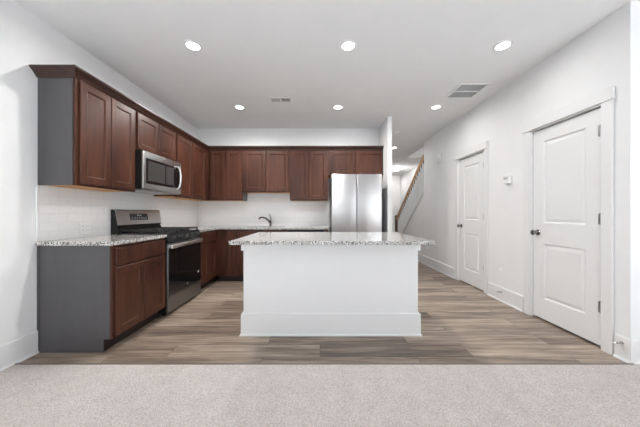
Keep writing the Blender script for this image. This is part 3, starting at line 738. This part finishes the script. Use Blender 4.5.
def rail_ring(y):
    return [Vector((SX + dx, y, rail_z(y) + dz)) for dx, dz in ((-0.024, -0.100), (0.024, -0.100), (0.028, -0.060), (0.037, -0.040), (0.034, -0.006), (0.017, 0.006), (-0.017, 0.006), (-0.034, -0.006), (-0.037, -0.040), (-0.028, -0.060))]
fil = MB().prism([(SX - 0.010, RE + 0.003, rail_z(RE) - 0.16), (SX - 0.010, 7.65, rail_z(7.65) - 0.16), (SX - 0.010, 7.65, rail_z(7.65) - 0.099), (SX - 0.010, RE + 0.003, rail_z(RE) - 0.099)], (0.020, 0, 0))
lab(fil.obj('rail_fillet', M['oak_dark'], t), 'dark brown strip under the handrail')
lab(MB().rings([rail_ring(RE + 0.003), rail_ring(7.65)]).obj('handrail', M['oak'], t), 'oak brown sloping handrail')
nw = MB().box(SX - 0.045, SX + 0.045, 7.65, 7.74, 0.02, 1.03, 0.004).box(SX - 0.055, SX + 0.055, 7.64, 7.75, 1.03, 1.06, 0.006).box(SX - 0.04, SX + 0.04, 7.655, 7.735, 1.06, 1.085, 0.01)
lab(nw.obj('newel_post', M['oak_dark'], t), 'dark brown newel post')

# ------------------------------------------------------------------ ceiling fixtures
def downlight(x, y, label, power, r=0.060, group='recessed ceiling lights'):
    t = thing('recessed_light', label, 'ceiling light', (x, y, H - 0.012), group)
    MB().lathe((x, y, H), (0, 0, -1), [(0, r + 0.022), (0.004, r + 0.021), (0.008, r + 0.012), (0.009, r), (0.004, r - 0.002), (0, r - 0.002)], 32).obj('trim_ring', M['trim'], t, smooth=50)
    lab(MB().lathe((x, y, H - 0.003), (0, 0, -1), [(0, r - 0.002), (0.004, r - 0.002), (0.006, r * 0.8), (0.007, r * 0.3)], 32).obj('lens', M['lamp'], t, smooth=50), 'glowing round lens')
    l = bpy.data.lights.new('lamp_light', 'AREA'); l.shape = 'DISK'; l.size = 2 * r; l.energy = power; l.color = (1, 0.985, 0.965); l.spread = math.radians(170)
    o = bpy.data.objects.new('lamp_light', l); C.objects.link(o); o.parent = t.o; o.location = (0, 0, -0.004)
LX = [-1.215, 0.27, 1.75]
names1 = ['front left', 'front middle', 'front right']
lt = [('round recessed ceiling light nearest the camera above the left counter', 'round recessed ceiling light nearest the camera above the island', 'round recessed ceiling light nearest the camera by the right doors'),
      ('round recessed ceiling light near the back wall left of the supply vent', 'round recessed ceiling light near the back wall in front of the refrigerator', 'round recessed ceiling light just behind the large return grille')]
for j, yy in enumerate((2.395, 3.775)):
    for i, xx in enumerate(LX): downlight(xx, yy, lt[j][i], LAMP_W[i] * (1.0, 1.35)[j])
downlight(1.80, 6.10, 'round recessed ceiling light in the hall beside the stairs', 5.0)
downlight(2.82, 10.05, 'small round recessed ceiling light at the far end of the hall', 5.0)
# flush lamp in the hall
hx, hy2 = 2.66, 8.85
t = thing('flush_ceiling_lamp', 'glowing flush ceiling lamp at the far end of the hall', 'ceiling light', (hx, hy2, H - 0.1))
MB().lathe((hx, hy2, H), (0, 0, -1), [(0, 0.15), (0.02, 0.15), (0.025, 0.14)], 28).obj('canopy', M['satin'], t, smooth=40)
lab(MB().lathe((hx, hy2, H - 0.025), (0, 0, -1), [(0, 0.165), (0.03, 0.165), (0.055, 0.14), (0.07, 0.09), (0.075, 0.02)], 28).obj('shade', M['lamp'], t, smooth=60), 'glowing white glass shade')
l = bpy.data.lights.new('lamp_light', 'POINT'); l.energy = 11; l.shadow_soft_size = 0.12; l.color = (1, 0.985, 0.965)
o = bpy.data.objects.new('lamp_light', l); C.objects.link(o); o.parent = t.o; o.location = (0, 0, -0.14)
# unseen upstairs lamp, added to brighten the stair shaft
t = thing('flush_ceiling_lamp', 'unseen added ceiling lamp high above the stairs', 'ceiling light', (2.95, 5.6, 5.3))
MB().lathe((2.95, 5.6, 5.4), (0, 0, -1), [(0, 0.15), (0.02, 0.15), (0.06, 0.12), (0.08, 0.03)], 24).obj('shade', M['lamp'], t, smooth=60)
l = bpy.data.lights.new('lamp_light', 'POINT'); l.energy = 20; l.shadow_soft_size = 0.12; l.color = (1, 0.985, 0.965)
o = bpy.data.objects.new('lamp_light', l); C.objects.link(o); o.parent = t.o; o.location = (0, 0, -0.12)

# return grille
gx0, gx1, gy0, gy1 = 1.730, 2.115, 3.085, 3.485
t = thing('return_grille', 'large square return air grille on the ceiling by the right wall', 'vent', ((gx0 + gx1) / 2, (gy0 + gy1) / 2, H - 0.012))
f = MB(); e = 0.028; gm = (gy0 + gy1) / 2
f.box(gx0, gx0 + e, gy0, gy1, H - 0.010, H, 0.002).box(gx1 - e, gx1, gy0, gy1, H - 0.010, H, 0.002)
f.box(gx0 + e, gx1 - e, gy0, gy0 + e, H - 0.010, H, 0.002).box(gx0 + e, gx1 - e, gy1 - e, gy1, H - 0.010, H, 0.002).box(gx0 + e, gx1 - e, gm - 0.009, gm + 0.009, H - 0.010, H, 0.002)
f.obj('frame', M['plastic'], t)
lab(MB().box(gx0 + e, gx1 - e, gy0 + e, gy1 - e, H - 0.0012, H - 0.0004).obj('backing', M['duct'], t), 'dark duct behind the louvres')
lv = MB()
for (a, b) in ((gy0 + e, gm - 0.009), (gm + 0.009, gy1 - e)):
    n = 11
    for k in range(n):
        yy = a + (k + 0.5) * (b - a) / n
        lv.prism([(gx0 + e, yy - 0.0055, H - 0.009), (gx0 + e, yy - 0.004, H - 0.0095), (gx0 + e, yy + 0.0055, H - 0.0025), (gx0 + e, yy + 0.004, H - 0.0020)], (gx1 - gx0 - 2 * e, 0, 0))
lv.obj('louvres', M['grille'], t)
# supply vent
vx0, vx1, vy0, vy1 = -0.715, -0.395, 3.455, 3.615
t = thing('supply_vent', 'small white supply vent on the ceiling between the two back row lights', 'vent', ((vx0 + vx1) / 2, (vy0 + vy1) / 2, H - 0.012))
e = 0.026; f = MB(); vm = (vx0 + vx1) / 2
f.box(vx0, vx0 + e, vy0, vy1, H - 0.012, H, 0.003).box(vx1 - e, vx1, vy0, vy1, H - 0.012, H, 0.003)
f.box(vx0 + e, vx1 - e, vy0, vy0 + e, H - 0.012, H, 0.003).box(vx0 + e, vx1 - e, vy1 - e, vy1, H - 0.012, H, 0.003).box(vm - 0.008, vm + 0.008, vy0 + e, vy1 - e, H - 0.010, H)
f.obj('frame', M['plastic'], t)
lab(MB().box(vx0 + e, vx1 - e, vy0 + e, vy1 - e, H - 0.0012, H - 0.0004).obj('backing', M['slot'], t), 'dark duct behind the blades')
for sgn, (a, b) in ((1, (vx0 + e, vm - 0.008)), (-1, (vm + 0.008, vx1 - e))):
    lv = MB()
    for k in range(7):
        xx = a + (k + 0.5) * (b - a) / 7
        lv.prism([(xx - sgn * 0.007, vy0 + e, H - 0.011), (xx - sgn * 0.0055, vy0 + e, H - 0.0115), (xx + sgn * 0.006, vy0 + e, H - 0.002), (xx + sgn * 0.0045, vy0 + e, H - 0.0015)], (0, vy1 - vy0 - 2 * e, 0))
    lv.obj('blades', M['grille'], t)
# smoke detector
tag(MB().lathe((1.52, 4.95, H), (0, 0, -1), [(0, 0.068), (0.008, 0.068), (0.012, 0.062), (0.030, 0.056), (0.036, 0.045), (0.037, 0.005)], 24).obj('smoke_detector', M['plastic'], smooth=40), 'round white smoke detector on the hall ceiling by the narrow wall end', 'smoke detector')

# ------------------------------------------------------------------ wall plates and small things
def outlet(F, o, label, gangs=1, switch=False, group='wall outlets'):
    """F faces the room; o is the anchor point"""
    w_, h_ = 0.072 + 0.046 * (gangs - 1), 0.116
    t = thing('light_switch' if switch else 'wall_outlet', label, 'switch' if switch else 'outlet', o, None if switch else group)
    G = lambda du, dv, dn: (lambda u, v, n: F(u + du, v + dv, n + dn))
    MB().panel(G(-w_ / 2, -h_ / 2, 0), w_, h_, 0.006, ease=0.003).obj('plate', M['plastic'], t)
    for g in range(gangs):
        c = (g - (gangs - 1) / 2) * 0.046
        if switch:
            MB().panel(G(c - 0.016, -0.033, 0.0058), 0.032, 0.066, 0.004, ease=0.002).obj('rocker', M['plastic'], t)
        else:
            for s in (-0.020, 0.020):
                r = MB().panel(G(c - 0.016, s - 0.014, 0.0058), 0.032, 0.028, 0.002, ease=0.001).obj('socket', M['plastic'], t)
                sl_ = MB()
                for q in (-0.007, 0.007): sl_.panel(G(c + q - 0.0012, s - 0.004, 0.0076), 0.0024, 0.010, 0.0008, ease=0.0002)
                sl_.obj('slots', M['slot'], r)
xl = WL + 0.008
outlet(lambda u, v, n: Vector((xl + n, 2.445 + u, 0.992 + v)), (xl, 2.445, 0.992), 'white double outlet on the tile above the left worktop', 2)
outlet(lambda u, v, n: Vector((WR - n, 3.245 + u, 0.355 + v)), (WR, 3.245, 0.355), 'white outlet low on the right wall between the two doors')
outlet(lambda u, v, n: Vector((WR - n, 5.45 + u, 0.335 + v)), (WR, 5.45, 0.335), 'white outlet low on the right wall beyond the far door')
outlet(lambda u, v, n: Vector((WR - n, 4.72 + u, 1.14 + v)), (WR, 4.72, 1.14), 'white light switch on the right wall beside the far door', switch=True)

t = thing('thermostat', 'white square thermostat on the right wall between the doors', 'thermostat', (WR, 3.115, 1.555))
MB().box(WR - 0.006, WR, 3.055, 3.165, 1.50, 1.61, 0.002).obj('plate', M['plastic'], t)
MB().box(WR - 0.045, WR - 0.006, 3.062, 3.158, 1.506, 1.604, 0.006).obj('housing', M['plastic'], t)
lab(MB().box(WR - 0.0462, WR - 0.0448, 3.078, 3.142, 1.555, 1.590).obj('screen', M['plastic_shade'], t), 'small grey screen')
t = thing('door_chime', 'white door chime box high on the right wall past the far door', 'door chime', (WR, 4.88, 2.14))
MB().box(WR - 0.048, WR, 4.82, 4.94, 2.135, 2.30, 0.008).obj('cover', M['plastic'], t, smooth=40)
cg = MB()
for k in range(5): cg.box(WR - 0.0488, WR - 0.0478, 4.84, 4.92, 2.155 + k * 0.012, 2.160 + k * 0.012)
cg.obj('slots', M['plastic_shade'], t)
def door_stop(y, z, label):
    x = WR - 0.015
    t = thing('door_stop', label, 'door stop', (x, y, z), 'spring door stops')
    MB().lathe((x, y, z), (-1, 0, 0), [(0, 0.013), (0.004, 0.012), (0.008, 0.006)], 14).obj('base', M['satin'], t, smooth=40)
    pr = [(0.006, 0.006)]
    for k in range(10): pr += [(0.008 + k * 0.005, 0.0065), (0.0105 + k * 0.005, 0.0045)]
    lab(MB().lathe((x, y, z), (-1, 0, 0), pr, 12).obj('spring', M['chrome'], t, smooth=60), 'metal spring')
    lab(MB().lathe((x, y, z), (-1, 0, 0), [(0.056, 0.0055), (0.058, 0.009), (0.066, 0.009), (0.069, 0.005)], 12).obj('tip', M['white_rubber'], t, smooth=40), 'white rubber tip')
door_stop(3.22, 0.125, 'spring door stop on the baseboard between the two doors')
door_stop(1.935, 0.135, 'spring door stop on the baseboard at the right edge of the photo')
